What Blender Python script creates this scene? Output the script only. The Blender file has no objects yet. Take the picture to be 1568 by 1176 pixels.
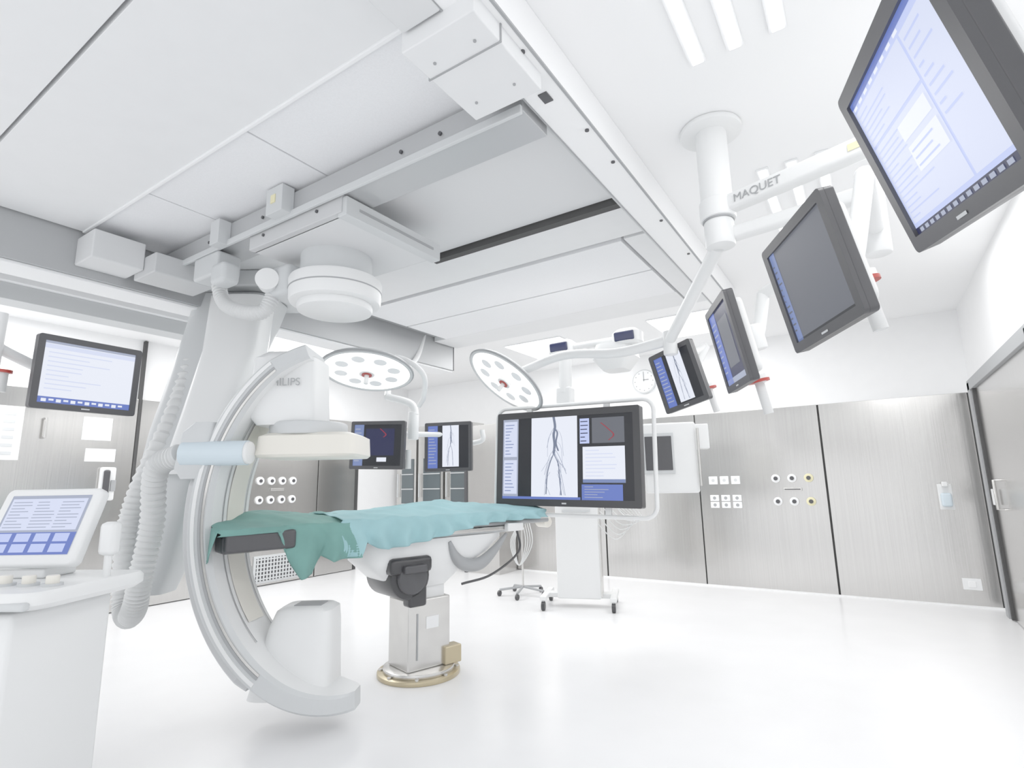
import bpy, bmesh, math, random
from mathutils import Matrix, Vector, noise, Euler
random.seed(3)
S=bpy.context.scene
# ---------------------------------------------------------------- materials
def mat(name,col,rough=.5,metal=0.0,emit=0,ecol=None,noise_amt=0.0,nscale=8,bump=0,spec=.5,stretch=None,aniso=0):
    m=bpy.data.materials.new(name); m.use_nodes=True; nt=m.node_tree; b=nt.nodes['Principled BSDF']
    b.inputs['Base Color'].default_value=(*col,1); b.inputs['Roughness'].default_value=rough
    b.inputs['Metallic'].default_value=metal; b.inputs['Specular IOR Level'].default_value=spec
    if emit:
        b.inputs['Emission Color'].default_value=(*(ecol or col),1); b.inputs['Emission Strength'].default_value=emit
    if noise_amt or bump:
        tc=nt.nodes.new('ShaderNodeTexCoord'); mp=nt.nodes.new('ShaderNodeMapping'); nz=nt.nodes.new('ShaderNodeTexNoise')
        nz.inputs['Scale'].default_value=nscale; nz.inputs['Detail'].default_value=4
        if stretch: mp.inputs['Scale'].default_value=stretch
        nt.links.new(tc.outputs['Object'],mp.inputs[0]); nt.links.new(mp.outputs[0],nz.inputs['Vector'])
        if noise_amt:
            r=nt.nodes.new('ShaderNodeValToRGB'); r.color_ramp.elements[0].position=.3; r.color_ramp.elements[1].position=.7
            r.color_ramp.elements[0].color=(*[c*(1-noise_amt) for c in col],1); r.color_ramp.elements[1].color=(*[min(1,c*(1+noise_amt)) for c in col],1)
            nt.links.new(nz.outputs['Fac'],r.inputs[0]); nt.links.new(r.outputs[0],b.inputs['Base Color'])
        if bump:
            bp=nt.nodes.new('ShaderNodeBump'); bp.inputs['Strength'].default_value=bump; bp.inputs['Distance'].default_value=.01
            nt.links.new(nz.outputs['Fac'],bp.inputs['Height']); nt.links.new(bp.outputs[0],b.inputs['Normal'])
    return m
M={}
M['white']=mat('white_paint',(.88,.89,.90),.45)
M['wall']=mat('wall_white',(.92,.925,.93),.6,noise_amt=.01)
M['floor']=mat('floor_vinyl',(.90,.90,.91),.22,noise_amt=.015,nscale=3)
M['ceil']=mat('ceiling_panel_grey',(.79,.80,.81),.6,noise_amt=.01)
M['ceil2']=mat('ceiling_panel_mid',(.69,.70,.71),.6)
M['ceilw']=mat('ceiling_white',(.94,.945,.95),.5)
M['laf']=mat('laminar_mesh',(.83,.84,.86),.6,noise_amt=.03,nscale=160)
M['steel']=mat('brushed_steel',(.56,.55,.535),.2,.95,noise_amt=.05,nscale=5,stretch=(12,12,.15),bump=.04)
M['steel2']=mat('brushed_steel_fine',(.64,.63,.61),.25,.85,noise_amt=.05,nscale=8)
M['beam']=mat('beam_grey',(.42,.43,.44),.45,.3)
M['beaml']=mat('beam_lightgrey',(.56,.57,.58),.45,.1)
M['rail']=mat('rail_alu',(.46,.47,.48),.4,.4)
M['gap']=mat('dark_gap',(.04,.04,.04),.8)
M['black']=mat('black_plastic',(.022,.022,.025),.35)
M['dgrey']=mat('dark_grey_plastic',(.045,.045,.05),.4)
M['grey']=mat('mid_grey',(.32,.33,.34),.5)
M['lgrey']=mat('light_grey_plastic',(.58,.60,.61),.4)
M['device']=mat('device_white',(.82,.83,.83),.35)
M['cream']=mat('cream_plastic',(.84,.81,.73),.4)
M['blueish']=mat('pale_blue_plastic',(.60,.71,.78),.35)
M['teal']=mat('teal_drape',(.13,.30,.27),.85,noise_amt=.12,nscale=6,bump=.2)
M['aqua']=mat('aqua_drape',(.29,.53,.57),.8,noise_amt=.08,nscale=5,bump=.2)
M['brass']=mat('brass_plate',(.50,.42,.27),.3,.7)
M['red']=mat('red_ring',(.40,.03,.02),.4)
M['hose']=mat('hose_white',(.66,.67,.67),.6)
M['yellow']=mat('yellow_label',(.8,.74,.45),.6)
M['lblue']=mat('dark_blue_lens',(.02,.025,.08),.2)
M['glassdark']=mat('cabinet_glass',(.08,.10,.11),.1)
M['lamp']=mat('lamp_glow',(1,.98,.95),.4,emit=.8)
M['tube']=mat('ceiling_light_glow',(1,1,1),.4,emit=1.3)
def em(n,c,s=1.0): M[n]=mat(n,(0.01,0.01,0.01),.35,emit=s*.72,ecol=[v**1.12 for v in c],spec=.3)
em('s_white',(.85,.89,1),.95); em('s_pale',(.52,.60,.95),.95); em('s_blue',(.13,.20,.62),.8); em('s_navy',(.01,.014,.08),.7)
em('s_grey',(.13,.14,.17),.8); em('s_dark',(.008,.010,.02),.5); em('s_line',(.22,.30,.60),.7); em('s_mid',(.42,.47,.62),.8)
em('s_red',(.45,.03,.06),.6); em('s_soft',(.72,.78,1),.9); em('s_ves',(.20,.24,.36),.7)
# ---------------------------------------------------------------- helpers
def link(o,parent=None):
    bpy.context.collection.objects.link(o)
    if parent: o.parent=parent
    return o
def grp(name,loc=(0,0,0),rz=0,mtx=None,parent=None):
    e=bpy.data.objects.new(name,None); e.empty_display_size=.1; bpy.context.collection.objects.link(e)
    if parent: e.parent=parent
    if mtx is not None: e.matrix_world=mtx
    else: e.location=loc; e.rotation_euler=(0,0,rz)
    return e
def mesh(name,verts,faces,m,parent=None,smooth=False,bevel=0,seg=2,mats=None,fm=None,sub=0):
    me=bpy.data.meshes.new(name); me.from_pydata([tuple(v) for v in verts],[],faces)
    if mats:
        for x in mats: me.materials.append(M[x])
        for p,i in zip(me.polygons,fm): p.material_index=i
    else: me.materials.append(M[m])
    bm=bmesh.new(); bm.from_mesh(me); bmesh.ops.recalc_face_normals(bm,faces=bm.faces); bm.to_mesh(me); bm.free()
    if smooth:
        for p in me.polygons: p.use_smooth=True
    o=link(bpy.data.objects.new(name,me),parent)
    if bevel:
        b=o.modifiers.new('b','BEVEL'); b.width=bevel; b.segments=seg; b.limit_method='ANGLE'; b.angle_limit=.6
        for p in me.polygons: p.use_smooth=True
        w=o.modifiers.new('w','WEIGHTED_NORMAL')
    return o
def box(name,c,s,m,parent=None,bevel=.004,rot=None,seg=2):
    x,y,z=[v/2 for v in s]
    vs=[Vector((i*x,j*y,k*z)) for i in(-1,1) for j in(-1,1) for k in(-1,1)]
    if rot:
        R=Euler(rot).to_matrix(); vs=[R@v for v in vs]
    vs=[v+Vector(c) for v in vs]
    f=[(0,1,3,2),(4,6,7,5),(0,4,5,1),(2,3,7,6),(0,2,6,4),(1,5,7,3)]
    return mesh(name,vs,f,m,parent,bevel=min(bevel,min(s)*.45),seg=seg)
def bx(name,x0,x1,y0,y1,z0,z1,m,parent=None,bevel=.004):
    return box(name,((x0+x1)/2,(y0+y1)/2,(z0+z1)/2),(x1-x0,y1-y0,z1-z0),m,parent,bevel)
def frames(path):
    P=[Vector(p) for p in path]; T=[]
    for i in range(len(P)):
        a=P[max(0,i-1)]; b=P[min(len(P)-1,i+1)]; T.append((b-a).normalized())
    n=T[0].orthogonal().normalized(); out=[]
    for i,t in enumerate(T):
        n=(n-t*n.dot(t)).normalized(); out.append((P[i],n,t.cross(n)))
    return out
def tube(name,path,r,m,parent=None,n=16,caps=True,smooth=True):
    fr=frames(path); vs=[];fs=[]
    N=len(fr)
    for i,(p,a,b) in enumerate(fr):
        rr=r(i/(N-1)) if callable(r) else r
        for k in range(n):
            t=2*math.pi*k/n; vs.append(p+a*math.cos(t)*rr+b*math.sin(t)*rr)
    for i in range(N-1):
        for k in range(n):
            fs.append((i*n+k,i*n+(k+1)%n,(i+1)*n+(k+1)%n,(i+1)*n+k))
    if caps: fs.append(tuple(range(n))); fs.append(tuple((N-1)*n+k for k in range(n)))
    o=mesh(name,vs,fs,m,parent,smooth=smooth)
    if caps and smooth:
        e=o.modifiers.new('e','EDGE_SPLIT'); e.split_angle=.7
    return o
def spline(pts,n=12):
    P=[Vector(p) for p in pts]; P=[P[0]*2-P[1]]+P+[P[-1]*2-P[-2]]; out=[]
    for i in range(1,len(P)-2):
        for k in range(n):
            t=k/n; a,b,c,d=P[i-1],P[i],P[i+1],P[i+2]
            out.append(.5*((2*b)+(-a+c)*t+(2*a-5*b+4*c-d)*t*t+(-a+3*b-3*c+d)*t**3))
    out.append(P[-2]); return out
def cyl(name,a,b,r,m,parent=None,n=32,r2=None,bev=0):
    a=Vector(a);b=Vector(b); r2=r if r2 is None else r2
    L=(b-a).length; d=(b-a)/L
    if bev:
        pts=[a,a+d*bev*.3,a+d*bev,b-d*bev,b-d*bev*.3,b]; rs=[r-bev,r-bev*.3,r,r2,r2-bev*.3,r2-bev]
    else: pts=[a,b]; rs=[r,r2]
    fr=frames([a,b]); _,u,v=fr[0]; vs=[];fs=[]
    for p,rr in zip(pts,rs):
        for k in range(n):
            t=2*math.pi*k/n; vs.append(p+u*math.cos(t)*rr+v*math.sin(t)*rr)
    for i in range(len(pts)-1):
        for k in range(n): fs.append((i*n+k,i*n+(k+1)%n,(i+1)*n+(k+1)%n,(i+1)*n+k))
    fs.append(tuple(range(n))); fs.append(tuple((len(pts)-1)*n+k for k in range(n)))
    o=mesh(name,vs,fs,m,parent,smooth=True); e=o.modifiers.new('e','EDGE_SPLIT'); e.split_angle=.7
    return o
def loft(name,secs,m,parent=None,n=8,exp=.25):
    vs=[];fs=[];K=4*n
    for c,u,v,su,sv in secs:
        c=Vector(c);u=Vector(u).normalized();v=Vector(v).normalized()
        for k in range(K):
            t=2*math.pi*(k+.5)/K; cx=math.cos(t);sx=math.sin(t)
            vs.append(c+u*(math.copysign(abs(cx)**exp,cx)*su/2)+v*(math.copysign(abs(sx)**exp,sx)*sv/2))
    for i in range(len(secs)-1):
        for k in range(K): fs.append((i*K+k,i*K+(k+1)%K,(i+1)*K+(k+1)%K,(i+1)*K+k))
    fs.append(tuple(range(K))); fs.append(tuple((len(secs)-1)*K+k for k in range(K)))
    o=mesh(name,vs,fs,m,parent,smooth=True); e=o.modifiers.new('e','EDGE_SPLIT'); e.split_angle=.75
    return o
def rrect(w,h,r,n=6):
    out=[]
    for cx,cy,a0 in((w/2-r,h/2-r,0),(-w/2+r,h/2-r,90),(-w/2+r,-h/2+r,180),(w/2-r,-h/2+r,270)):
        for k in range(n+1):
            a=math.radians(a0+90*k/n); out.append((cx+r*math.cos(a),cy+r*math.sin(a)))
    return out
def slab(name,w,h,z0,z1,r,m,parent,cx=0,cy=0,bevel=.004,n=6):
    pts=rrect(w,h,r,n); K=len(pts)
    vs=[(x+cx,y+cy,z0) for x,y in pts]+[(x+cx,y+cy,z1) for x,y in pts]
    fs=[tuple(range(K)),tuple(range(K,2*K))]+[(k,(k+1)%K,K+(k+1)%K,K+k) for k in range(K)]
    return mesh(name,vs,fs,m,parent,bevel=bevel)
def quad(name,x0,x1,y0,y1,z,m,parent):
    return mesh(name,[(x0,y0,z),(x1,y0,z),(x1,y1,z),(x0,y1,z)],[(0,1,2,3)],m,parent)
# ---------------------------------------------------------------- room shell
bx('floor',-7.3,1.3,-1.2,7.5,-.1,0,'floor',bevel=0)
bx('ceiling',-7.3,1.3,-1.2,7.5,3.06,3.2,'ceilw',bevel=0)
wb=bx('wall_back',-7.3,1.3,7.35,7.5,0,3.2,'wall',bevel=0)
wl=bx('wall_left',-7.35,-7.1,-1.2,7.5,0,3.2,'wall',bevel=0)
wr=bx('wall_right',.97,1.2,-1.2,7.5,0,3.2,'wall',bevel=0)
H2=2.15
bx('seam_backing',-5.3,.96,7.33,7.349,0,H2,'gap',wb,bevel=0)
for a,b in((-5.28,-4.63),(-4.6,-3.22),(-3.2,-1.885),(-1.87,-.455),(-.435,.93)):
    bx('steel_panel',a,b,7.30,7.335,.012,H2,'steel',wb,bevel=.003)
bx('ledge',-5.3,.96,7.31,7.35,H2,H2+.02,'wall',wb,bevel=0)
bx('floor_cove',-4.6,.96,7.28,7.30,0,.015,'wall',wb,bevel=0)
H3=2.35
bx('seam_backing',-7.1,-7.085,.0,6.2,0,H3,'gap',wl,bevel=0)
for a,b in((0,1.35),(1.37,2.86),(2.9,4.25),(4.27,5.38),(5.4,6.1)):
    bx('steel_panel',-7.095,-7.05,a,b,.012,H3,'steel',wl,bevel=.003)
bx('seam',-7.1,-7.045,2.865,2.895,0,3.05,'gap',wl,bevel=0)
cab=grp('glass_cabinet')
for i,(a,b) in enumerate(((-7.0,-6.55),(-6.5,-5.95),(-5.9,-5.35))):
    bx('cabinet_body_%d'%i,a,b,7.0,7.35,.05,2.3,'steel2',cab)
    bx('door_glass_%d'%i,a+.13,b-.05,6.985,7.0,.75,1.75,'glassdark',cab,bevel=.002)
    bx('handle_%d'%i,a+.05,a+.07,6.95,6.975,1.1,1.5,'lgrey',cab)
    for k in range(3): bx('shelf_%d_%d'%(i,k),a+.13,b-.05,6.975,6.985,.98+.25*k,.995+.25*k,'lgrey',cab,bevel=0)
pil=grp('steel_pillar')
bx('pillar_body',-5.28,-4.66,6.75,7.3,0,2.2,'steel',pil)
bx('pillar_edge',-5.29,-5.24,6.73,6.76,0,2.2,'dgrey',pil)
dr=grp('door_1')
bx('frame_near_back',.90,.97,6.86,6.98,0,2.2,'grey',dr)
bx('frame_side',.90,.97,4.4,4.52,0,2.2,'grey',dr)
bx('frame_top',.90,.97,4.4,6.98,2.12,2.22,'grey',dr)
bx('leaf',.93,.97,4.52,6.86,.01,2.12,'steel',dr)
bx('door_gap',.905,.932,6.74,6.78,.01,2.12,'gap',dr)
tube('pull',[(.93,6.3,1.0),(.88,6.3,1.0),(.88,6.3,1.25),(.93,6.3,1.25)],.012,'steel2',dr)
box('sensor',(.90,6.5,1.1),(.03,.08,.14),'device',dr)
op=grp('wall_outlet_panel')
for i in range(3):
    for j,z in enumerate((1.29,1.07,.985)):
        box('socket_%d_%d'%(i,j),(-1.70+.135*i,7.295,z),(.105,.02,.10 if j==0 else .075),'white',op)
        cyl('hole_%d_%d'%(i,j),(-1.70+.135*i,7.286,z),(-1.70+.135*i,7.283,z),.02,'grey' if j else 'lgrey',op,n=12)
gp=grp('gas_outlet_panel')
for j,z in enumerate((1.30,1.03)):
    for i in range(3):
        x=-.97+.175*i; m=('white','white','yellow')[i]
        cyl('ring_%d_%d'%(i,j),(x,7.30,z),(x,7.275,z),.05,m,gp,n=20,bev=.006); cyl('port_%d_%d'%(i,j),(x,7.275,z),(x,7.265,z),.024,'dgrey',gp,n=12)
box('bar',(-.8,7.285,1.17),(.2,.03,.035),'steel2',gp); box('bar_slot',(-.8,7.268,1.17),(.17,.01,.012),'dgrey',gp)
gp=grp('gas_outlet_panel')
for j,z in enumerate((1.40,1.14)):
    for i in range(4):
        y=4.44+.17*i
        cyl('ring_%d_%d'%(i,j),(-7.05,y,z),(-7.025,y,z),.055,'white',gp,n=20,bev=.006); cyl('port_%d_%d'%(i,j),(-7.025,y,z),(-7.015,y,z),.024,'dgrey',gp,n=12)
box('bar',(-7.03,4.7,1.28),(.03,.2,.035),'steel2',gp)
gr=grp('ventilation_grille')
bx('grille_frame',-7.05,-7.03,4.42,5.15,.04,.40,'lgrey',gr); bx('grille_back',-7.035,-7.027,4.45,5.12,.07,.37,'dgrey',gr)
for k in range(14): bx('bar_%d'%k,-7.03,-7.018,4.46+.048*k,4.48+.048*k,.07,.37,'lgrey',gr,bevel=0)
for k in range(6): bx('slat_%d'%k,-7.03,-7.016,4.45,5.12,.09+.05*k,.105+.05*k,'lgrey',gr,bevel=0)
ph=grp('wall_phone')
box('cradle',(-7.02,2.62,1.38),(.06,.15,.36),'device',ph,bevel=.02); box('handset',(-6.98,2.60,1.38),(.05,.06,.30),'dgrey',ph,bevel=.02); box('keypad',(-6.985,2.67,1.36),(.01,.05,.12),'grey',ph)
ds=grp('soap_dispenser')
box('bottle',(.62,7.24,1.05),(.09,.09,.14),'blueish',ds,bevel=.02); box('holder',(.62,7.28,1.08),(.12,.03,.26),'device',ds); box('pump',(.62,7.22,1.21),(.05,.10,.05),'device',ds,bevel=.01)
sw=grp('wall_socket'); box('plate',(.72,7.29,.22),(.15,.02,.11),'white',sw); box('rocker',(.72,7.278,.22),(.06,.01,.06),'wall',sw)
ck=grp('wall_clock'); cyl('rim',(-2.53,7.35,2.68),(-2.53,7.31,2.68),.17,'lgrey',ck); cyl('face',(-2.53,7.312,2.68),(-2.53,7.305,2.68),.155,'white',ck)
box('hand_hour',(-2.50,7.302,2.70),(.08,.004,.012),'grey',ck,bevel=0); box('hand_min',(-2.53,7.302,2.74),(.01,.004,.12),'grey',ck,bevel=0)
for k in range(12): box('tick_%d'%k,(-2.53+.13*math.cos(k*math.pi/6),7.303,2.68+.13*math.sin(k*math.pi/6)),(.012,.004,.012),'grey',ck,bevel=0)
po=grp('wall_notice')
bx('sheet',-7.05,-7.04,1.15,1.85,1.62,2.15,'white',po,bevel=0)
for j in range(6):
    for i in range(5): bx('entry_%d_%d'%(i,j),-7.04,-7.037,1.2+.125*i,1.29+.125*i,1.67+.078*j,1.70+.078*j,'lgrey',po,bevel=0)
bx('small_sheet',-7.05,-7.04,2.35,2.62,1.85,2.1,'white',po,bevel=0); bx('small_sheet2',-7.05,-7.04,2.4,2.68,1.62,1.76,'white',po,bevel=0)
tube('cabinet_handle',[(-7.05,2.02,1.85),(-6.99,2.02,1.85),(-6.99,2.02,2.05),(-7.05,2.02,2.05)],.012,'steel2',po)
# ---------------------------------------------------------------- ceiling structure
cp=grp('ceiling_panel_field')
X0,X1=-4.2,-1.0
def cpanel(x0,x1,y0,y1,z,m): bx('panel',x0,x1,y0,y1,z,3.06,m,cp,bevel=.003)
bx('shadow_backing',X0,X1,-1.2,5.2,3.045,3.06,'grey',cp,bevel=0)
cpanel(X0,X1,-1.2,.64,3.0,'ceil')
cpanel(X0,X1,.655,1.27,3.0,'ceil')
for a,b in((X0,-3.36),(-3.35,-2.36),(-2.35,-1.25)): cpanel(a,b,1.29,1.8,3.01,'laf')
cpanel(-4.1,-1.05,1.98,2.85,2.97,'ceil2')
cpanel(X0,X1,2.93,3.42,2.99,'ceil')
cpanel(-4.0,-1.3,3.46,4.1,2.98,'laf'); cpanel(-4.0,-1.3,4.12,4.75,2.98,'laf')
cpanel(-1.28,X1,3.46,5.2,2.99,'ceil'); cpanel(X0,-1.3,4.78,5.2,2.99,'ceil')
for y in(1.275,1.815): bx('strip',X0,-1.2,y-.01,y+.01,2.99,3.02,'white',cp)
g=grp('ceiling_beam')
bx('beam_body',-1.03,-.87,-1.2,5.2,2.87,3.06,'ceilw',g,bevel=.004); bx('beam_inner_lip',-1.06,-1.03,-1.2,5.2,2.89,3.0,'beaml',g)
bx('access_hole',-.97,-.93,1.73,1.79,2.865,2.872,'dgrey',g,bevel=0)
for y in(1.5,2.05,2.35,3.1,3.7): cyl('bolt_head',(-.90,y,2.872),(-.90,y,2.864),.010,'dgrey',g,n=12)
bx('edge_line',-.875,-.865,-1.2,5.2,2.866,2.876,'grey',g,bevel=0)
bx('inner_edge_line',-1.034,-1.028,-1.2,5.2,2.866,2.876,'grey',g,bevel=0)
g=grp('ceiling_beam')
bx('beam_body',-4.48,-4.22,-1.2,5.16,2.70,3.06,'beam',g,bevel=.004); bx('beam_cover',-4.49,-4.24,-1.2,5.165,2.68,2.70,'white',g)
bx('beam_end',-4.47,-4.215,5.155,5.17,2.7,3.0,'dgrey',g)
g=grp('ceiling_rail')
bx('rail_upper',-5.25,-4.95,-.8,2.7,2.78,3.06,'white',g); bx('rail_lower',-5.2,-5.0,-.8,2.55,2.66,2.78,'lgrey',g); bx('rail_groove',-4.99,-4.985,-.8,2.6,2.85,2.87,'grey',g,bevel=0)
bx('stop',-5.25,-4.95,2.5,2.62,2.45,2.78,'device',g)
g=grp('ceiling_bridge_rail')
bx('bridge_body',-4.2,-1.05,1.74,1.95,2.84,2.98,'rail',g); bx('bridge_flange',-4.2,-1.05,1.72,1.74,2.82,2.86,'lgrey',g)
for x in(-3.5,-2.9,-1.75,-1.5): cyl('bolt',(x,1.74,2.91),(x,1.73,2.91),.010,'dgrey',g,n=10)
bx('slot_dark',-2.55,-1.03,2.86,2.92,2.93,2.99,'gap',g,bevel=0)
bx('end_housing',-1.22,-.90,1.20,1.64,2.80,2.98,'ceil',g,bevel=.006)
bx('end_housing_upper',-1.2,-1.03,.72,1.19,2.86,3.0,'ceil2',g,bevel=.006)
bx('end_housing_seam',-1.225,-.895,1.35,1.356,2.796,2.98,'grey',g,bevel=0)
bx('left_carriage',-4.22,-3.95,1.25,1.55,2.76,2.95,'ceil2',g,bevel=.01)
bx('left_carriage_b',-4.1,-3.8,1.55,1.95,2.72,2.86,'beaml',g,bevel=.01)
bx('junction_box',-2.75,-2.6,1.66,1.74,2.84,3.0,'lgrey',g); bx('junction_box_b',-3.35,-3.25,1.66,1.74,2.82,2.98,'lgrey',g)
bx('label',-2.70,-2.66,1.655,1.66,2.90,2.95,'yellow',g,bevel=0)
for y,x in((1.3,-1.15),(1.55,-1.15),(1.3,-.97),(1.55,-.97)): cyl('housing_screw',(x,y,2.8),(x,y,2.795),.006,'grey',g,n=8)
g=grp('ceiling_trolley')
bx('trolley_plate',-3.05,-2.2,1.78,2.5,2.74,2.80,'ceil2',g,bevel=.008)
bx('trolley_side',-2.24,-2.17,1.76,2.52,2.72,2.83,'lgrey',g,bevel=.006)
bx('trolley_side_slot',-2.172,-2.165,1.85,2.45,2.77,2.785,'grey',g,bevel=0)
bx('trolley_front',-3.05,-2.2,1.75,1.80,2.74,2.86,'beaml',g,bevel=.006)
bx('trolley_hanger',-2.95,-2.4,1.85,2.35,2.80,2.97,'beam',g)
for x in(-2.9,-2.4): cyl('trolley_bolt',(x,1.75,2.8),(x,1.742,2.8),.01,'dgrey',g,n=10)
cyl('round_unit_top',(-2.72,2.15,2.74),(-2.72,2.15,2.58),.22,'lgrey',g)
cyl('round_unit',(-2.72,2.15,2.59),(-2.72,2.15,2.43),.285,'device',g,n=48,bev=.02,r2=.28)
cyl('round_unit_seam',(-2.72,2.15,2.515),(-2.72,2.15,2.508),.2855,'grey',g,n=48)
cyl('round_cap',(-2.72,2.15,2.44),(-2.72,2.15,2.38),.23,'device',g,n=48,bev=.02)
box('side_drive',(-2.98,2.0,2.58),(.22,.2,.2),'lgrey',g,bevel=.03)
cyl('drive_knob',(-3.06,1.91,2.58),(-3.0,1.85,2.58),.07,'device',g)
tube('trolley_cable',spline([(-3.05,1.95,2.55),(-3.1,1.9,2.40),(-3.3,1.85,2.43),(-3.5,1.85,2.55),(-3.6,1.85,2.8)],30),lambda t:.045+.004*math.sin(t*250),'hose',g)
box('cable_gland',(-3.5,1.8,2.74),(.3,.16,.16),'lgrey',g,bevel=.02)
box('cable_gland_b',(-3.3,1.75,2.64),(.16,.12,.14),'lgrey',g,bevel=.03)
def lamp_fix(x0,x1,y0,y1,z=3.055,p=20,mm='tube'):
    g=grp('ceiling_light'); bx('diffuser',x0,x1,y0,y1,z-.012,z,mm,g,bevel=.003)
    bx('frame',x0-.01,x1+.01,y0-.01,y1+.01,z-.006,z+.004,'white',g,bevel=0)
for x in(-.44,-.29,-.13): lamp_fix(x,x+.045,1.0,2.15)
for x in(-.35,-.2,-.05): lamp_fix(x,x+.045,3.2,4.3)
lamp_fix(-6.3,-5.6,3.2,5.6); lamp_fix(-6.6,-6.0,.5,2.2); lamp_fix(-3.8,-3.0,5.7,6.6); lamp_fix(-1.9,-1.1,5.7,6.6)
LK=.36
def area(name,loc,sx,sy,p,rot=(0,0,0),col=(1,1,1)):
    l=bpy.data.lights.new(name,'AREA'); l.shape='RECTANGLE'; l.size=sx; l.size_y=sy; l.energy=p*LK; l.color=col
    o=bpy.data.objects.new(name,l); o.location=loc; o.rotation_euler=rot; bpy.context.collection.objects.link(o)
area('panel_light_left',(-5.95,4.4,3.03),.7,2.3,100)
area('panel_light_left_b',(-6.3,1.3,3.03),.6,1.6,60)
area('panel_light_back_a',(-3.4,6.15,3.03),.8,.9,45)
area('panel_light_back_b',(-1.5,6.15,3.03),.8,.9,45)
area('panel_light_mid',(-2.6,4.1,2.965),2.4,1.1,45)
area('panel_light_right',(.45,1.7,3.03),.3,1.8,40)
area('panel_light_right_b',(.45,4.4,3.03),.3,2.2,55)
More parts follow.
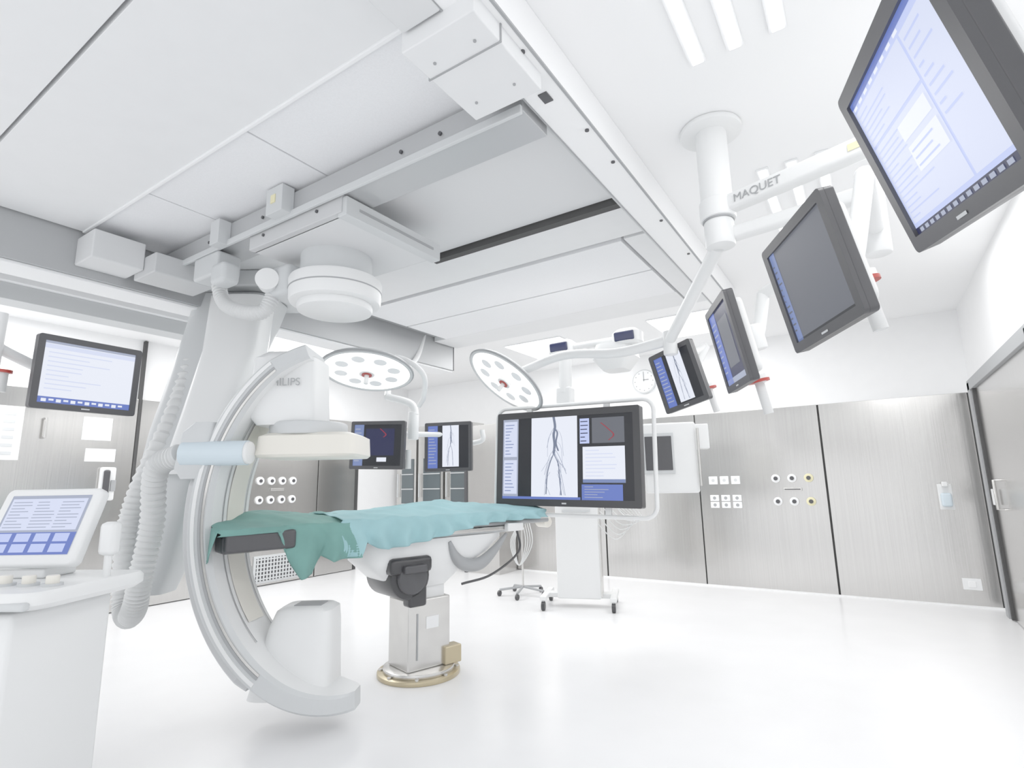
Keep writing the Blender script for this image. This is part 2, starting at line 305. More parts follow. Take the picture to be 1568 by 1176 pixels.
# ---------------------------------------------------------------- monitors
def monitor(name,pos,r1,r2,w,h,ui,back='dgrey',arm=True,bez=.032,depth=.04):
    r1=Vector(r1).normalized(); r2=Vector(r2); r2=(r2-r1*r2.dot(r1)).normalized(); n=r1.cross(r2)
    mt=Matrix((( r1.x,r2.x,n.x,pos[0]),(r1.y,r2.y,n.y,pos[1]),(r1.z,r2.z,n.z,pos[2]),(0,0,0,1)))
    g=grp(name,mtx=mt)
    slab('housing',w,h,-depth,-.008,.015,'dgrey' ,g,bevel=.005)
    o=rrect(w,h,.015); i=[(x*(1-2*bez/w),y*(1-2*bez*1.0/h)) for x,y in rrect(w,h,.002)]
    K=len(o); vs=[(x,y,-.01) for x,y in o]+[(x,y,.004) for x,y in o]+[(x,y,.004) for x,y in i]+[(x,y,-.006) for x,y in i]
    fs=[]
    for L in range(3):
        for k in range(K): fs.append((L*K+k,L*K+(k+1)%K,(L+1)*K+(k+1)%K,(L+1)*K+k))
    mesh('bezel',vs,fs,'black' if bez>.05 else 'dgrey',g)
    slab('back_shell',w*.86,h*.82,-depth-.035,-depth+.002,.03,back,g,bevel=.012)
    slab('mount_plate',.12,.12,-depth-.055,-depth-.03,.01,'lgrey',g)
    sw,sh=w-2*bez,h-2*bez; z=-.004
    quad('badge',-.02,.02,-h/2+bez*.35,-h/2+bez*.55,.0055,'lgrey',g)
    def q(x0,x1,y0,y1,m,k=1): quad('screen_area',-sw/2+sw*x0,-sw/2+sw*x1,-sh/2+sh*y0,-sh/2+sh*y1,z+.0008*k,m,g)
    def rows(x0,x1,y0,y1,n,m,k=2,lo=.2,hi=.9):
        for i in range(n):
            y=y0+(y1-y0)*(i+.3)/n; q(x0,x0+(x1-x0)*random.uniform(lo,hi),y,y+(y1-y0)/n*.25,m,k)
    if ui=='info':
        q(0,1,0,1,'s_pale',0); q(0,1,.96,1,'s_blue'); q(0,1,0,.05,'s_navy'); q(.02,.68,.66,.92,'s_soft'); q(.02,.68,.08,.64,'s_soft'); q(.7,.98,.08,.92,'s_soft')
        rows(.04,.6,.68,.9,6,'s_pale'); rows(.04,.5,.1,.62,14,'s_pale'); rows(.72,.95,.4,.9,9,'s_pale')
        q(.34,.66,.5,.6,'s_white',3); q(.34,.66,.3,.46,'s_white',3); rows(.36,.64,.31,.45,3,'s_pale',4)
        for k in range(8): q(.03+.09*k,.08+.09*k,.935,.955,'s_white',2)
        for k in range(14): q(.05+.065*k,.09+.065*k,.012,.038,'s_mid',2)
    elif ui=='infow':
        q(0,1,0,1,'s_white',0); q(0,1,.0,.1,'s_blue'); q(0,1,.96,1,'s_mid'); q(0,1,.88,.95,'s_soft')
        for k in range(12): q(.04+.075*k,.09+.075*k,.02+.02*(k%2),.07,'s_white',2)
        rows(.05,.9,.2,.86,9,'s_soft')
    elif ui=='off':
        q(0,1,0,1,'s_grey',0); q(0,.1,0,1,'s_line'); q(.0,1,.0,.03,'s_dark')
        rows(.01,.09,.1,.9,12,'s_grey')
    elif ui=='dark':
        q(0,1,0,1,'s_navy',0); q(0,.3,0,1,'s_blue'); q(.35,.85,.2,.85,'s_grey'); q(0,1,0,.08,'s_mid'); rows(.02,.28,.15,.9,10,'s_mid')
    elif ui in('vessel','big','dsa'):
        q(0,1,0,1,'s_dark',0)
        if ui=='vessel': ww=[(.36,.76)]; q(0,.24,0,1,'s_blue'); rows(.02,.22,.08,.95,12,'s_mid',2,.6,1)
        elif ui=='big':
            ww=[(.24,.6)]; q(0,.13,0,1,'s_mid'); q(.01,.12,.52,.97,'s_soft',2); q(.01,.12,.06,.48,'s_soft',2); rows(.02,.11,.54,.95,10,'s_line',3,.3,1); rows(.02,.11,.08,.46,9,'s_line',3,.3,1)
            q(.0,.62,0,.03,'s_blue',2); q(.63,.92,.0,.18,'s_blue'); rows(.65,.9,.02,.17,5,'s_mid',2); q(.64,.94,.2,.62,'s_white'); q(.64,.94,.2,.24,'s_line',3); rows(.66,.92,.26,.6,8,'s_soft',3); q(.62,.69,.66,.96,'s_pale'); rows(.625,.685,.67,.95,6,'s_navy',2,.5,1); q(.71,.94,.66,.96,'s_grey')
        else: ww=[]; q(.25,.85,.25,.9,'s_navy'); q(0,.2,0,1,'s_line'); rows(.02,.18,.08,.95,9,'s_mid',2,.6,1); q(.5,.7,.1,.2,'s_white',2)
        for a,b in ww:
            q(a,b,.03,1,'s_white'); W=b-a
            def vx(fx,fy): return (-sw/2+sw*(a+W*fx),-sh/2+sh*fy,z+.0035)
            vt=[([(.5,1.0),(.53,.88),(.5,.78),(.52,.66),(.5,.55)],.009),([(.52,.86),(.58,.8),(.55,.68),(.6,.58)],.006),([(.5,.55),(.42,.44),(.36,.3),(.33,.06)],.004),([(.5,.55),(.6,.42),(.62,.28),(.66,.05)],.004)]
            for k in range(9):
                sx=random.choice((-1,1)); y0=random.uniform(.5,.95); vt.append(([(.51,y0),(.5+sx*random.uniform(.06,.16),y0-.1),(.5+sx*random.uniform(.12,.28),y0-random.uniform(.2,.4))],random.uniform(.0012,.0022)))
            for k in range(6):
                sx=random.choice((-1,1)); y0=random.uniform(.3,.5); vt.append(([(.5+sx*.08,y0),(.5+sx*random.uniform(.1,.2),y0-.12),(.5+sx*random.uniform(.05,.25),.05)],random.uniform(.0012,.002)))
            for pts,r in vt:
                sp=spline([vx(*p) for p in pts],6); vs=[];fs=[]
                rr=r*w
                for p in sp: vs+= [p+Vector((-rr,0,0)),p+Vector((rr,0,0))]
                for k in range(len(sp)-1): fs.append((2*k,2*k+1,2*k+3,2*k+2))
                mesh('vessel_trace',vs,fs,'s_mid' if r<.003 else 's_ves',g)
        if ui in('big','dsa'):
            a,b=(.74,.92) if ui=='big' else (.5,.75)
            sp=spline([(-sw/2+sw*(a+(b-a)*fx),-sh/2+sh*fy,z+.003) for fx,fy in((.2,.9),(.5,.82),(.7,.75),(.5,.69))],6); vs=[];fs=[]
            for p in sp: vs+=[p+Vector((-.006,0,0)),p+Vector((.006,0,0))]
            for k in range(len(sp)-1): fs.append((2*k,2*k+1,2*k+3,2*k+2))
            mesh('vessel_red',vs,fs,'s_red',g)
    return g,mt
def handle(g,x,y,z,L=.16):
    cyl('grip',(x,y,z),(x,y-L,z),.022,'hose',g); cyl('grip_ring',(x,y-.005,z),(x,y+.008,z),.05,'red',g); cyl('grip_cap',(x,y+.008,z),(x,y+.03,z),.045,'device',g)
def marm(g,mt,target,r=.03):
    inv=mt.inverted(); t=inv@Vector(target)
    tube('arm',spline([(0,0,-.09),(0,0,-.14),t*.6+Vector((0,0,-.06)),t],8),r,'device',g)
    cyl('knuckle',(0,-.06,-.13),(0,.06,-.13),.045,'device',g,bev=.01)
g1,m1=monitor('ceiling_monitor',(.139,1.134,1.915),(.207,-.966,-.159),(-.28,-.215,.936),.49,.385,'info','device')
g2,m2=monitor('ceiling_monitor',(-.10,1.88,1.92),(.47,-.88,.02),(-.21,-.04,.98),.445,.388,'off','device')
g3,m3=monitor('ceiling_monitor',(-.5,2.62,1.92),(.4,-.91,-.02),(-.25,.1,.95),.42,.42,'dark','device')
g4,m4=monitor('ceiling_monitor',(-.99,3.52,1.965),(.91,-.38,.18),(-.23,-.08,.97),.349,.409,'vessel','device')
for g,x,y in((g1,-.05,-.06),(g2,-.05,-.05),(g3,-.16,-.19),(g4,.05,-.12)):
    cyl('bracket',(x*.6,y*.6,-.06),(x+.02,y,-.15),.03,'device',g)
    handle(g,x+.03,y,-.17 if g is not g3 else -.13)
marm(g1,m1,(.25,1.9,2.35)); marm(g2,m2,(.1,2.15,2.35)); marm(g3,m3,(-.35,2.85,2.2)); marm(g4,m4,(-.85,3.75,2.2))
g=grp('ceiling_pendant_column',(-.49,2.66,0))
cyl('ceiling_rose',(0,0,3.06),(0,0,3.03),.15,'device',g,n=48,bev=.01)
cyl('column',(0,0,3.04),(0,0,2.66),.075,'device',g); cyl('hub_1',(0,0,2.66),(0,0,2.56),.085,'device',g,bev=.01); cyl('hub_2',(0,0,2.555),(0,0,2.42),.07,'device',g,bev=.01)
cyl('hub_ring',(0,0,2.562),(0,0,2.552),.074,'grey',g)
def armbar(a,b,r=.032,m='device'): tube('arm',[a,b],r,m,g)
an=math.radians(-17.5)
box('arm_beam',(.43,-.135,2.62),(.84,.08,.085),'device',g,bevel=.02,rot=(0,0,an))
cu=bpy.data.curves.new('maker_label','FONT'); cu.body='MAQUET'; cu.size=.055; cu.extrude=.001; cu.materials.append(M['grey']); t=link(bpy.data.objects.new('maker_label',cu),g); t.location=(.10-.0126,-.0315-.0405,2.60); t.rotation_euler=(math.radians(90),0,an)
box('label_patch',(.62-.012,-.195-.041,2.62),(.10,.002,.03),'yellow',g,bevel=0,rot=(0,0,an))
box('arm_beam_low',(.33,-.02,2.48),(.62,.07,.07),'device',g,bevel=.02,rot=(0,0,math.radians(-8)))
cyl('elbow_1',(.84,-.26,2.7),(.84,-.26,2.2),.05,'device',g,bev=.01)
cyl('elbow_2',(.62,-.06,2.54),(.62,-.06,2.2),.05,'device',g,bev=.01)
armbar((.84,-.26,2.25),(.74,-.76,2.35)); armbar((.62,-.06,2.3),(.59,-.51,2.35))
armbar((.55,-.06,2.3),(.14,.19,2.2))
tube('spring_arm',[(-.02,.03,2.44),(-.5,.76,2.2)],.035,'device',g)
cyl('joint',(-.51,.78,2.26),(-.51,.78,2.1),.045,'device',g,bev=.01)
tube('lamp_arm',spline([(-.51,.78,2.2),(-.9,.86,2.19),(-1.4,1.0,2.27),(-1.85,1.1,2.22)]),.035,'device',g)
tube('monitor_arm',spline([(-.51,.78,2.15),(-.42,1.0,2.15),(-.36,1.09,2.2)]),.025,'device',g)
g5,m5=monitor('ceiling_monitor',(-3.59,1.2,1.93),(-.06,1,0),(.04,.03,1),.50,.395,'infow','dgrey')
tube('arm',spline([(0,0,-.09),(-.1,.02,-.2),(-.3,.1,-.22),(-.36,.13,-.2)]),.028,'device',g5); cyl('post',(-.36,-.08,-.2),(-.36,.3,-.2),.035,'device',g5); cyl('grip',(-.33,-.12,-.15),(-.33,-.02,-.15),.03,'hose',g5); cyl('grip_ring',(-.33,-.02,-.15),(-.33,-.005,-.15),.045,'red',g5)
tube('rail_arm',spline([(-.36,.24,-.2),(-.5,.28,-.5),(-.6,.6,-1.2),(-.55,.8,-1.5)]),.035,'device',g5)
g6,m6=monitor('ceiling_monitor',(-3.76,3.5,1.67),(.94,.33,-.03),(0,0,1),.54,.44,'dsa','lgrey')
g7,m7=monitor('ceiling_monitor',(-3.37,4.04,1.66),(.95,.32,0),(0,0,1),.48,.47,'vessel','lgrey')
for g,x in((g6,.16),(g7,.30)):
    tube('arm',spline([(0,0,-.09),(x*.5,.03,-.14),(x,.06,-.14),(x,.16,-.14)]),.025,'device',g)
g=grp('ceiling_pendant_column',(-3.55,3.75,0))
tube('post',spline([(.02,.0,1.95),(0,0,2.03),(-.06,-.03,2.08),(-.25,-.1,2.14)]),.035,'device',g); cyl('knuckle',(0,0,1.98),(0,0,1.72),.05,'device',g,bev=.01)
tube('crossbar',[(-.2,-.1,1.78),(.15,.35,1.78)],.025,'device',g)
tube('upper_arm',spline([(-.25,-.1,2.14),(-.5,.2,2.4),(-.65,.7,2.7),(-.7,.9,3.05)]),.03,'device',g)
cyl('grip',(.02,-.08,1.62),(.02,-.08,1.45),.025,'hose',g)
g8,m8=monitor('large_display',(-2.07,3.94,1.5),(1,.05,-.02),(0,.03,1),1.27,.78,'big','lgrey',bez=.055,depth=.09)
fp=rrect(1.40,.90,.09,8); fp=[(x+.03,y-.01,-.05) for x,y in fp]; fp.append(fp[0]); tube('guard_rail',fp,.017,'device',g8,n=12)
for x in(-.35,.35): box('rail_bracket',(x,.42,-.06),(.05,.08,.03),'device',g8); box('rail_bracket_b',(x,-.42,-.06),(.05,.08,.03),'device',g8)
box('suspension_head',(-.03,.52,-.1),(.14,.16,.1),'device',g8,bevel=.02); cyl('suspension_post',(-.03,.55,-.1),(-.03,.84,-.1),.055,'device',g8)
g=grp('tracking_camera',(-2.1,4.15,2.46))
box('bar',(.25,0,.0),(.62,.08,.05),'device',g,bevel=.02); 
for x in(-.05,.55):
    loft('head',[((x,.0,.07),(1,0,0),(0,1,0),.16,.12),((x,.0,.04),(1,0,0),(0,1,0),.24,.18),((x,.0,-.04),(1,0,0),(0,1,0),.24,.18),((x,.0,-.06),(1,0,0),(0,1,0),.20,.15)],'device',g,exp=.6)
    box('lens',(x,-.085,.0),(.17,.03,.08),'lblue',g,bevel=.014,rot=(math.radians(8),0,0))
loft('motor_housing',[((.42,.05,-.03),(1,0,0),(0,1,0),.3,.26),((.42,.05,-.15),(1,0,0),(0,1,0),.36,.3),((.42,.05,-.25),(1,0,0),(0,1,0),.2,.2)],'device',g,exp=.5)
g=grp('anaesthesia_monitor',(-1.5,4.9,1.5),math.radians(20))
box('housing',(0,0,0),(.46,.16,.62),'device',g,bevel=.02); box('screen_bezel',(-.1,-.085,.04),(.27,.02,.36),'lgrey',g); box('screen',(-.1,-.097,.04),(.23,.01,.3),'dgrey',g); box('side_module',(.27,0,.18),(.14,.12,.22),'device',g,bevel=.01)
tube('side_rail',[(.24,-.1,-.25),(.24,-.1,.25)],.012,'steel2',g)
tube('support_arm',spline([(-.1,.06,.1),(-.3,.08,.1),(-.5,-.1,.05),(-.62,-.36,.0)]),.03,'device',g)
g=grp('equipment_cart',(-2.75,5.5,0),math.radians(20))
box('column',(0,0,.62),(.46,.24,1.05),'device',g,bevel=.015); box('base',(0,0,.12),(.75,.12,.05),'device',g,bevel=.01); box('column_trim',(.235,0,.62),(.02,.2,1.0),'steel2',g)
for x in(-.36,.36): 
    box('foot_bar',(x,0,.12),(.07,.55,.045),'device',g,bevel=.01)
    for y in(-.25,.25): cyl('caster',(x-.02,y,.045),(x+.02,y,.045),.045,'black',g,n=20,bev=.006); cyl('stem',(x,y,.05),(x,y,.1),.015,'grey',g,n=10)
box('handle',(0,-.14,1.0),(.3,.03,.03),'lgrey',g)
for k in range(6):
    tube('cable_%d'%k,spline([(-.05+.08*k,.0,1.12),(.15+.07*k,-.1,.95),(.40+.03*k,-.1,.70+.05*k),(.55+.03*k,-.08,.9),(.3+.05*k,-.05,1.14)],8),.006,'hose',g,n=8)
g=grp('iv_stand',(-3.6,5.7,0))
for k in range(5):
    a=2*math.pi*k/5; tube('leg_%d'%k,[(0,0,.1),(.28*math.cos(a),.28*math.sin(a),.07)],.014,'grey',g,n=8); cyl('caster_%d'%k,(.28*math.cos(a)-.012,.28*math.sin(a),.032),(.28*math.cos(a)+.012,.28*math.sin(a),.032),.032,'black',g,n=14)
tube('pole',[(0,0,.1),(0,0,1.3)],.012,'steel2',g); box('pump',(.05,0,.95),(.14,.1,.2),'lgrey',g)
for k in range(4): tube('line_%d'%k,spline([(.03*k,0,.9),(.08+.03*k,-.05,.6),(.0,-.08,.35),(-.08-.02*k,-.04,.6),(-.02,0,.85)],8),.006,'hose',g,n=8)
# ---------------------------------------------------------------- surgical lamps
def slamp(pos,nrm,r,upto):
    n=Vector(nrm).normalized(); q=n.to_track_quat('Z','Y'); mt=Matrix.Translation(pos)@q.to_matrix().to_4x4()
    g=grp('surgical_lamp',mtx=mt)
    prof=[(0,-.08),(r*.3,-.075),(r*.7,-.055),(r*.95,-.03),(r,-.01),(r*.99,.012),(r*.94,.012),(r*.93,.002)]
    K=64; vs=[];fs=[]
    for a,z in prof:
        for k in range(K): t=2*math.pi*k/K; vs.append((max(a,.001)*math.cos(t),max(a,.001)*math.sin(t),z))
    for i in range(len(prof)-1):
        for k in range(K): fs.append((i*K+k,i*K+(k+1)%K,(i+1)*K+(k+1)%K,(i+1)*K+k))
    o=mesh('shell',vs,fs,'lgrey',g,smooth=True)
    cyl('glow_disc',(0,0,-.01),(0,0,.003),r*.935,'lamp',g,n=64)
    tp=[(r*math.cos(2*math.pi*k/48),r*math.sin(2*math.pi*k/48),0) for k in range(49)]; tube('rim',tp,.009,'grey',g,n=8,caps=False)
    cyl('center_hub',(0,0,0),(0,0,.03),.06,'device',g); cyl('hub_ring',(0,0,.03),(0,0,.036),.04,'red',g); cyl('handle',(0,0,.03),(0,0,.11),.018,'device',g,bev=.006)
    for k in range(8):
        a=math.pi/4*k; cyl('pod_%d'%k,(r*.6*math.cos(a),r*.6*math.sin(a),.002),(r*.6*math.cos(a),r*.6*math.sin(a),.006),.05,'white',g,n=20)
    inv=mt.inverted(); pts=[inv@Vector(p) for p in upto]
    tube('yoke',spline([Vector((0,0,-.08))]+pts,8),.022,'device',g)
slamp((-3.27,2.92,2.2),(.12,-.22,-.95),.36,[(-3.1,3.1,2.32),(-2.98,3.25,2.2),(-3.1,3.4,2.05),(-3.45,3.72,2.03)])
slamp((-2.52,3.78,2.16),(-.34,-.54,-.77),.37,[(-2.42,3.82,2.26),(-2.35,3.78,2.23)])
# ---------------------------------------------------------------- operating table
tb=grp('operating_table',(-2.83,3.08,0),math.radians(73.5))
cyl('base_plate',(0,0,0),(0,0,.03),.29,'brass',tb,n=48,bev=.006); cyl('base_ring',(0,0,.03),(0,0,.06),.25,'steel2',tb,n=48,bev=.006)
for k in range(8):
    a=math.pi/4*k+.2; cyl('base_bolt_%d'%k,(.265*math.cos(a),.265*math.sin(a),.03),(.265*math.cos(a),.265*math.sin(a),.04),.014,'steel2',tb,n=12)
box('column_lower',(.0,0,.29),(.34,.28,.46),'steel2',tb,bevel=.012); box('column_upper',(0,0,.56),(.28,.22,.2),'device',tb,bevel=.01)
box('foot_cover',(.18,-.12,.12),(.14,.1,.12),'brass',tb,bevel=.01); box('column_label',(.02,-.142,.36),(.1,.004,.08),'white',tb,bevel=0)
box('column_slot',(-.1,-.142,.28),(.012,.004,.3),'grey',tb,bevel=0)
cyl('pivot_drum',(-.20,-.22,.69),(-.20,.16,.69),.15,'black',tb,bev=.02); cyl('pivot_cap',(-.20,-.26,.69),(-.20,-.21,.69),.11,'dgrey',tb,bev=.02); box('pivot_block',(-.21,-.19,.77),(.32,.14,.11),'black',tb,bevel=.03)
box('pivot_guard',(-.20,-.27,.75),(.17,.05,.05),'dgrey',tb,bevel=.01); box('pivot_lower',(-.14,-.17,.56),(.14,.1,.14),'black',tb,bevel=.02)
U=(1,0,0);V=(0,1,0)
loft('support_housing',[((-.02,0,.60),U,V,.36,.26),((-.06,0,.68),U,V,.62,.36),((.0,0,.80),U,V,1.0,.44),((.06,0,.90),U,V,1.14,.46),((.06,0,.93),U,V,1.14,.46)],'device',tb,exp=.35)
sp=spline([(.10,-.235,.90),(.15,-.228,.80),(.24,-.215,.73),(.38,-.215,.72),(.5,-.23,.80),(.62,-.245,.92)],8)
tube('curved_bumper',sp,lambda t:.012+.036*math.sin(math.pi*t),'grey',tb)
tube('hanging_cable',spline([(.72,-.25,.95),(.72,-.27,.78),(.45,-.27,.64),(.2,-.24,.60)]),.009,'black',tb,n=8)
box('carriage',(.30,0,.955),(.95,.44,.05),'lgrey',tb,bevel=.01); box('carriage_rail',(.30,-.245,.965),(1.0,.03,.03),'steel2',tb,bevel=.005); box('carriage_rail_b',(.3,.245,.965),(1.0,.03,.03),'steel2',tb,bevel=.005)
box('control_module',(.66,-.29,.97),(.16,.05,.06),'device',tb,bevel=.01)
box('tabletop',(-.15,0,1.0),(2.46,.50,.035),'grey',tb,bevel=.012)
box('mattress_head',(-1.16,0,1.035),(.46,.47,.06),'dgrey',tb,bevel=.02); box('head_block',(-1.30,-.02,1.0),(.18,.5,.10),'dgrey',tb,bevel=.02); box('arm_pad',(-1.19,-.26,1.01),(.38,.08,.11),'dgrey',tb,bevel=.02)
cyl('end_knob',(1.08,-.12,.98),(1.08,-.24,.98),.045,'cream',tb,bev=.01)
def hemz(x):
    pts=[(-1.42,1.05),(-1.10,1.055),(-1.04,.90),(-.97,.78),(-.88,.80),(-.84,.90),(-.78,.86),(-.62,.87),(-.58,.95),(-.5,.90),(-.4,.89),(-.2,.91),(.0,.94),(.2,.98),(.5,1.01),(1.1,1.02)]
    for (a,b),(c,d) in zip(pts,pts[1:]):
        if a<=x<=c: return b+(d-b)*(x-a)/(c-a)
    return 1.0
def drape(name,x0,x1,m,off=0):
    nx=120;ny=50; vs=[];fs=[]
    for i in range(nx+1):
        x=x0+(x1-x0)*i/nx; hz=hemz(x)
        bump=.05*math.exp(-((x-.25)/.4)**2)+.045*math.exp(-((x+1.05)/.22)**2)
        for j in range(ny+1):
            s=j/ny; n1=noise.noise(Vector((x*5,s*4,off+1)))
            fold=.014*noise.noise(Vector((x*9+s*6,s*3-x*4,off+7)))
            if s<.3:
                t=s/.3; z=hz+(1.085-hz)*t+fold*t; y=-.285-.035*math.sin(x*38)*(1-t)-.02*(1-t)+n1*.02*(1-t)
                if x<-1.08: y=-.31+.02*t
                xx=x+.015*math.sin(s*20+x*9)
            elif s<.8:
                t=(s-.3)/.5; y=-.285+.57*t
                z=1.085+(bump+.03)*t**1.2+.014*n1*math.sin(math.pi*min(1,t*3+.1)/2)+ .012*noise.noise(Vector((x*14,t*6,off)))*t+.02*math.sin(math.pi*t)+fold
                xx=x
            else:
                t=(s-.8)/.2; y=.285+.03*math.sin(x*30)*t+.02*t
                z=1.085+bump+.03-.2*t; xx=x
            vs.append((xx,y,z+off*.004))
    W=ny+1
    for i in range(nx):
        for j in range(ny): fs.append((i*W+j,(i+1)*W+j,(i+1)*W+j+1,i*W+j+1))
    o=mesh(name,vs,fs,m,tb,smooth=True); sd=o.modifiers.new('s','SOLIDIFY'); sd.thickness=.004
drape('drape_dark',-1.42,-.62,'teal',0); drape('drape_light',-.72,1.0,'aqua',2)
vs=[];fs=[]
for i in range(13):
    y=-.30+.58*i/12
    for j in range(7):
        t=j/6; vs.append((-1.42-.03*t+.015*math.sin(y*26)*t,y,1.09-(.22+.06*math.sin(y*9+1))*t))
for i in range(12):
    for j in range(6): fs.append((i*7+j,(i+1)*7+j,(i+1)*7+j+1,i*7+j+1))
o=mesh('drape_end',vs,fs,'teal',tb,smooth=True); o.modifiers.new('s','SOLIDIFY').thickness=.004
# ---------------------------------------------------------------- C-arm
ca=grp('c_arm_xray_system',(-2.57,2.27,0),math.radians(33))
A,B=.84,1.02; phi=math.radians(2); cz=1.165
def cpt(th,off=0,ax=0):
    x=(A+off)*math.cos(th); e=(B+off)*math.sin(th)
    return Vector((x,e*math.sin(phi)+ax*math.cos(phi),cz+e*math.cos(phi)-ax*math.sin(phi)))
def arcsolid(name,prof,a0,a1,scl,mats,fmap,N=90):
    t0,t1=math.radians(a0),math.radians(a1); vs=[];fs=[];fm=[]; K=len(prof)
    for i in range(N+1):
        th=t0+(t1-t0)*i/N; sr,sa=scl(i/N)
        for o_,a_ in prof: vs.append(cpt(th,o_*sr,a_*sa))
    for i in range(N):
        for k in range(K):
            fs.append((i*K+k,i*K+(k+1)%K,(i+1)*K+(k+1)%K,(i+1)*K+k)); fm.append(fmap[k])
    fs.append(tuple(range(K))); fm.append(1); fs.append(tuple(N*K+k for k in range(K))); fm.append(1)
    return mesh(name,vs,fs,None,ca,mats=mats,fm=fm)
def s1(u):
    s=1; e=(u-.82)/.18
    if e>0: s=math.sqrt(max(.03,1-e*e*.94))
    e2=(.08-u)/.08
    if e2>0: s=1-.3*e2
    r=.7+.3*math.sin(math.pi*min(1,max(0,u)))
    return r,s
arcsolid('c_arc',[(-.075,-.21),(-.075,.21),(-.055,.235),(.04,.235),(.06,.21),(.06,-.21),(.04,-.235),(-.055,-.235)],112,272,s1,['device','lgrey','lgrey'],[0,1,1,1,1,2,1,2])
def s2(u):
    e=min(u,1-u)/.06; return 1,(1 if e>=1 else .85+.15*e)
arcsolid('arc_outer_guide',[(.035,-.20),(.035,.20),(.085,.20),(.105,.17),(.105,-.17),(.085,-.20)],168,236,s2,['lgrey','beaml'],[0,1,1,1,1,1],50)
def arcstrip(name,o0,o1,ax,a,b,m,th=.006):
    n=60; vs=[];fs=[]
    for i in range(n+1):
        t=math.radians(a+(b-a)*i/n)
        for o_,q in((o0,ax),(o1,ax),(o1,ax-th),(o0,ax-th)): vs.append(cpt(t,o_,q))
    for i in range(n):
        for k in range(4): fs.append((i*4+k,i*4+(k+1)%4,i*4+4+(k+1)%4,i*4+4+k))
    fs+= [(0,1,2,3),(n*4,n*4+1,n*4+2,n*4+3)]
    mesh(name,vs,fs,m,ca)
arcstrip('arc_groove',-.03,-.014,-.235,125,238,'grey'); arcstrip('arc_trim',.005,.025,-.235,125,238,'device')
arcstrip('arc_dark_segment',-.045,-.032,-.236,125,238,'steel2',.004)
def arcinner(name,a0,a1,o_,a,b,m):
    n=60; vs=[];fs=[]
    for i in range(n+1):
        t=math.radians(a+(b-a)*i/n); vs+=[cpt(t,o_,a0),cpt(t,o_,a1)]
    for i in range(n): fs.append((2*i,2*i+1,2*i+3,2*i+2))
    mesh(name,vs,fs,m,ca)
arcinner('inner_cream_strip',-.05,.14,-.078,140,220,'cream'); arcinner('inner_line',-.10,-.09,-.078,135,228,'grey'); arcinner('inner_line_b',.16,.168,-.078,135,228,'grey')
gb=grp('gantry_body',(-.15,.05,0),0,parent=ca)
loft('detector_arm',[((-.34,.06,2.14),U,V,.26,.24),((-.33,.04,2.09),U,V,.38,.34),((-.32,.0,1.85),U,V,.40,.36),((-.31,.0,1.72),U,V,.40,.36),((-.29,.0,1.67),U,V,.36,.32)],'device',gb,exp=.3)
cyl('detector_collar',(-.2,.02,1.69),(-.2,.02,1.61),.23,'lgrey',gb,n=48,bev=.015)
loft('detector_panel',[((-.15,.02,1.62),U,V,.50,.38),((-.15,.02,1.60),U,V,.58,.46),((-.15,.0,1.49),U,V,.60,.48),((-.15,.0,1.475),U,V,.57,.45)],'cream',gb,exp=.3)
cu=bpy.data.curves.new('maker_label','FONT'); cu.body='PHILIPS'; cu.size=.065; cu.extrude=.001; cu.materials.append(M['grey']); t=link(bpy.data.objects.new('maker_label',cu),gb); t.location=(-.40,-.182,1.90); t.rotation_euler=(math.radians(92),0,0)
loft('tube_housing',[((-.2,.0,.16),U,V,.46,.34),((-.19,.02,.3),U,V,.42,.32),((-.17,.04,.52),U,V,.36,.29),((-.16,.05,.6),U,V,.32,.26),((-.16,.05,.62),U,V,.26,.2)],'device',gb,exp=.4)
box('collimator_window',(-.15,.05,.622),(.16,.12,.006),'grey',gb)
tube('sleeve_drum',[(-.80,-.26,1.50),(-.44,-.26,1.50)],.07,'blueish',gb,n=32); cyl('sleeve_cap',(-.45,-.26,1.5),(-.42,-.26,1.5),.065,'device',gb,bev=.01)
loft('sleeve_block',[((-.70,.0,1.68),U,V,.12,.54),((-.73,.0,1.62),U,V,.19,.58),((-.76,.0,1.42),U,V,.19,.58),((-.76,.0,1.36),U,V,.12,.54)],'lgrey',gb)
loft('stand_column',[((-1.15,.95,2.82),U,V,.62,.5),((-1.17,.88,2.6),U,V,.60,.46),((-1.20,.72,2.2),U,V,.52,.42),((-1.22,.5,1.7),U,V,.46,.36),((-1.22,.35,1.3),U,V,.40,.32),((-1.24,.3,.85),U,V,.32,.28),((-1.25,.28,.66),U,V,.22,.22)],'lgrey',gb,exp=.45)
loft('stand_front_cover',[((-1.02,.7,2.75),U,V,.42,.3),((-1.0,.6,2.3),U,V,.4,.3),((-1.03,.4,1.8),U,V,.34,.26),((-1.08,.25,1.4),U,V,.26,.22)],'device',gb,exp=.45)
box('stand_ceiling_plate',(-1.1,.95,2.90),(.9,.7,.14),'lgrey',gb,bevel=.02)
hp=spline([(-.84,-.22,1.5),(-1.02,-.15,1.42),(-1.1,-.02,1.1),(-1.15,0,.8),(-1.2,.05,.62),(-1.28,.12,.55),(-1.36,.18,.64),(-1.38,.18,1.0),(-1.36,.22,1.3),(-1.3,.4,1.8),(-1.33,.62,2.3),(-1.4,.8,2.8)],26)
tube('cable_hose',hp,lambda t:.062+.007*math.sin(t*620),'hose',gb,n=20)
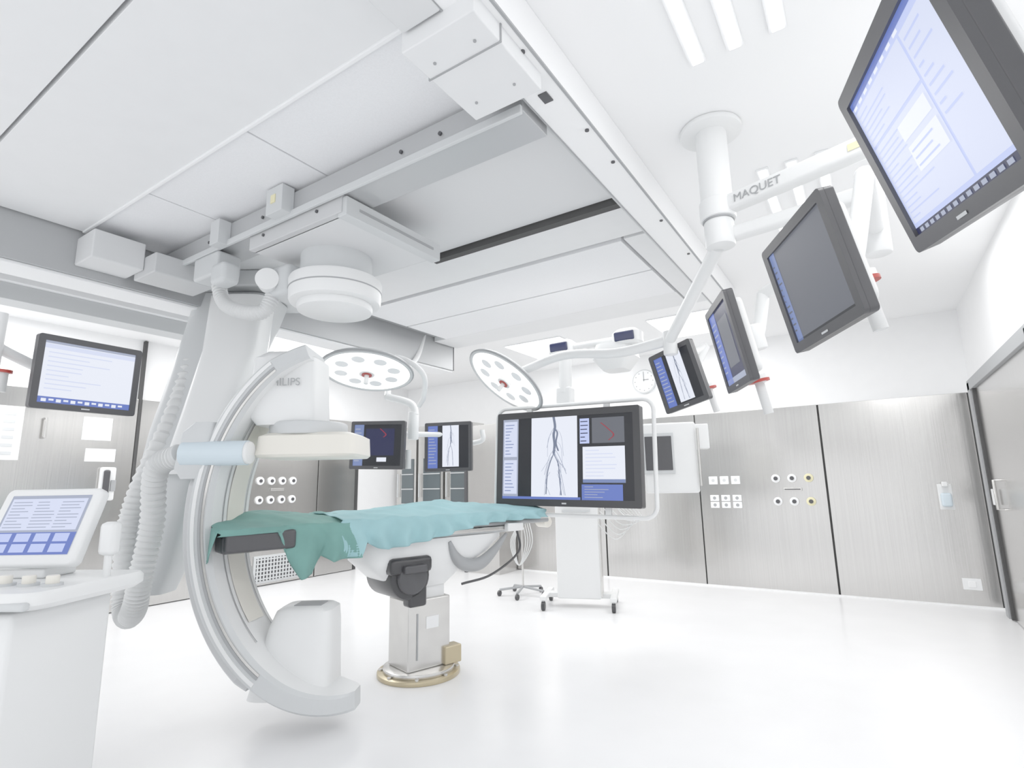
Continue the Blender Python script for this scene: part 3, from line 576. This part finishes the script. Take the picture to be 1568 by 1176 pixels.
# ---------------------------------------------------------------- control cart (left)
cc=grp('control_console',(-3.02,.83,0),math.radians(28))
box('cabinet',(-.05,.0,.45),(.62,.46,.82),'device',cc,bevel=.02); box('plinth',(-.05,0,.03),(.6,.42,.06),'lgrey',cc)
loft('desk',[((0,0,.88),U,V,.74,.52),((0,0,.90),U,V,.78,.58),((0,0,.93),U,V,.78,.58),((0,0,.945),U,V,.76,.56)],'device',cc,exp=.2)
box('desk_edge',(0,-.28,.90),(.74,.03,.03),'lgrey',cc,bevel=.01)
for x in(-.2,-.05,.1,.2,.3):
    cyl('knob',(x,-.12,.945),(x,-.12,.985),.022,'cream',cc,bev=.005); cyl('knob_base',(x,-.12,.945),(x,-.12,.955),.035,'lgrey',cc)
tube('front_cable',spline([(-.3,-.3,.9),(-.1,-.34,.82),(.1,-.33,.8),(.25,-.3,.9)]),.008,'hose',cc,n=8)
for x in(-.3,-.1,.1): box('drawer_line',(x,-.232,.45),(.004,.004,.7),'lgrey',cc,bevel=0)
box('screen_foot',(-.05,.12,.965),(.3,.16,.04),'device',cc,bevel=.01); box('screen_neck',(-.05,.14,1.03),(.12,.06,.14),'device',cc,bevel=.01)
sc=bpy.data.objects.new('touchscreen',None); bpy.context.collection.objects.link(sc); sc.parent=cc; sc.location=(.03,.06,1.16); sc.rotation_euler=(math.radians(68),0,math.radians(3))
slab('touch_shell',.44,.34,-.05,0,.03,'device',sc,bevel=.012)
quad('touch_bg',-.18,.18,-.125,.135,.002,'s_mid',sc); quad('touch_list',-.17,.17,-.02,.12,.003,'s_soft',sc); quad('touch_low',-.18,.18,-.125,-.03,.003,'s_blue',sc)
for i in range(4):
    for j in range(2): quad('touch_button',-.165+.085*i,-.10+.085*i,-.115+.045*j,-.08+.045*j,.004,'s_pale',sc)
for k in range(9):
    for c in range(3): quad('touch_row',-.16+.11*c,-.16+.11*c+random.uniform(.05,.1),-.01+.014*k,-.006+.014*k,.004,'s_mid',sc)
box('side_puck',(.33,.1,1.10),(.07,.06,.14),'device',cc,bevel=.02); tube('puck_post',[(.33,.1,.94),(.33,.1,1.05)],.015,'device',cc)
# ---------------------------------------------------------------- world, camera
w=bpy.data.worlds.new('W'); S.world=w; w.use_nodes=True; w.node_tree.nodes['Background'].inputs[0].default_value=(.96,.975,1,1); w.node_tree.nodes['Background'].inputs[1].default_value=.95
cam=bpy.data.cameras.new('cam'); cam.lens=830/1568*36; cam.sensor_width=36; cam.clip_start=.05
co=bpy.data.objects.new('camera',cam); bpy.context.collection.objects.link(co)
R=Matrix.Rotation(math.radians(33),4,'Z')@Matrix.Rotation(math.radians(100.4),4,'X')@Matrix.Rotation(math.radians(-1.1),4,'Z')
co.matrix_world=Matrix.Translation((0,0,1.3))@R; S.camera=co
S.view_settings.view_transform='Standard'; S.view_settings.exposure=.40; S.view_settings.gamma=1.35
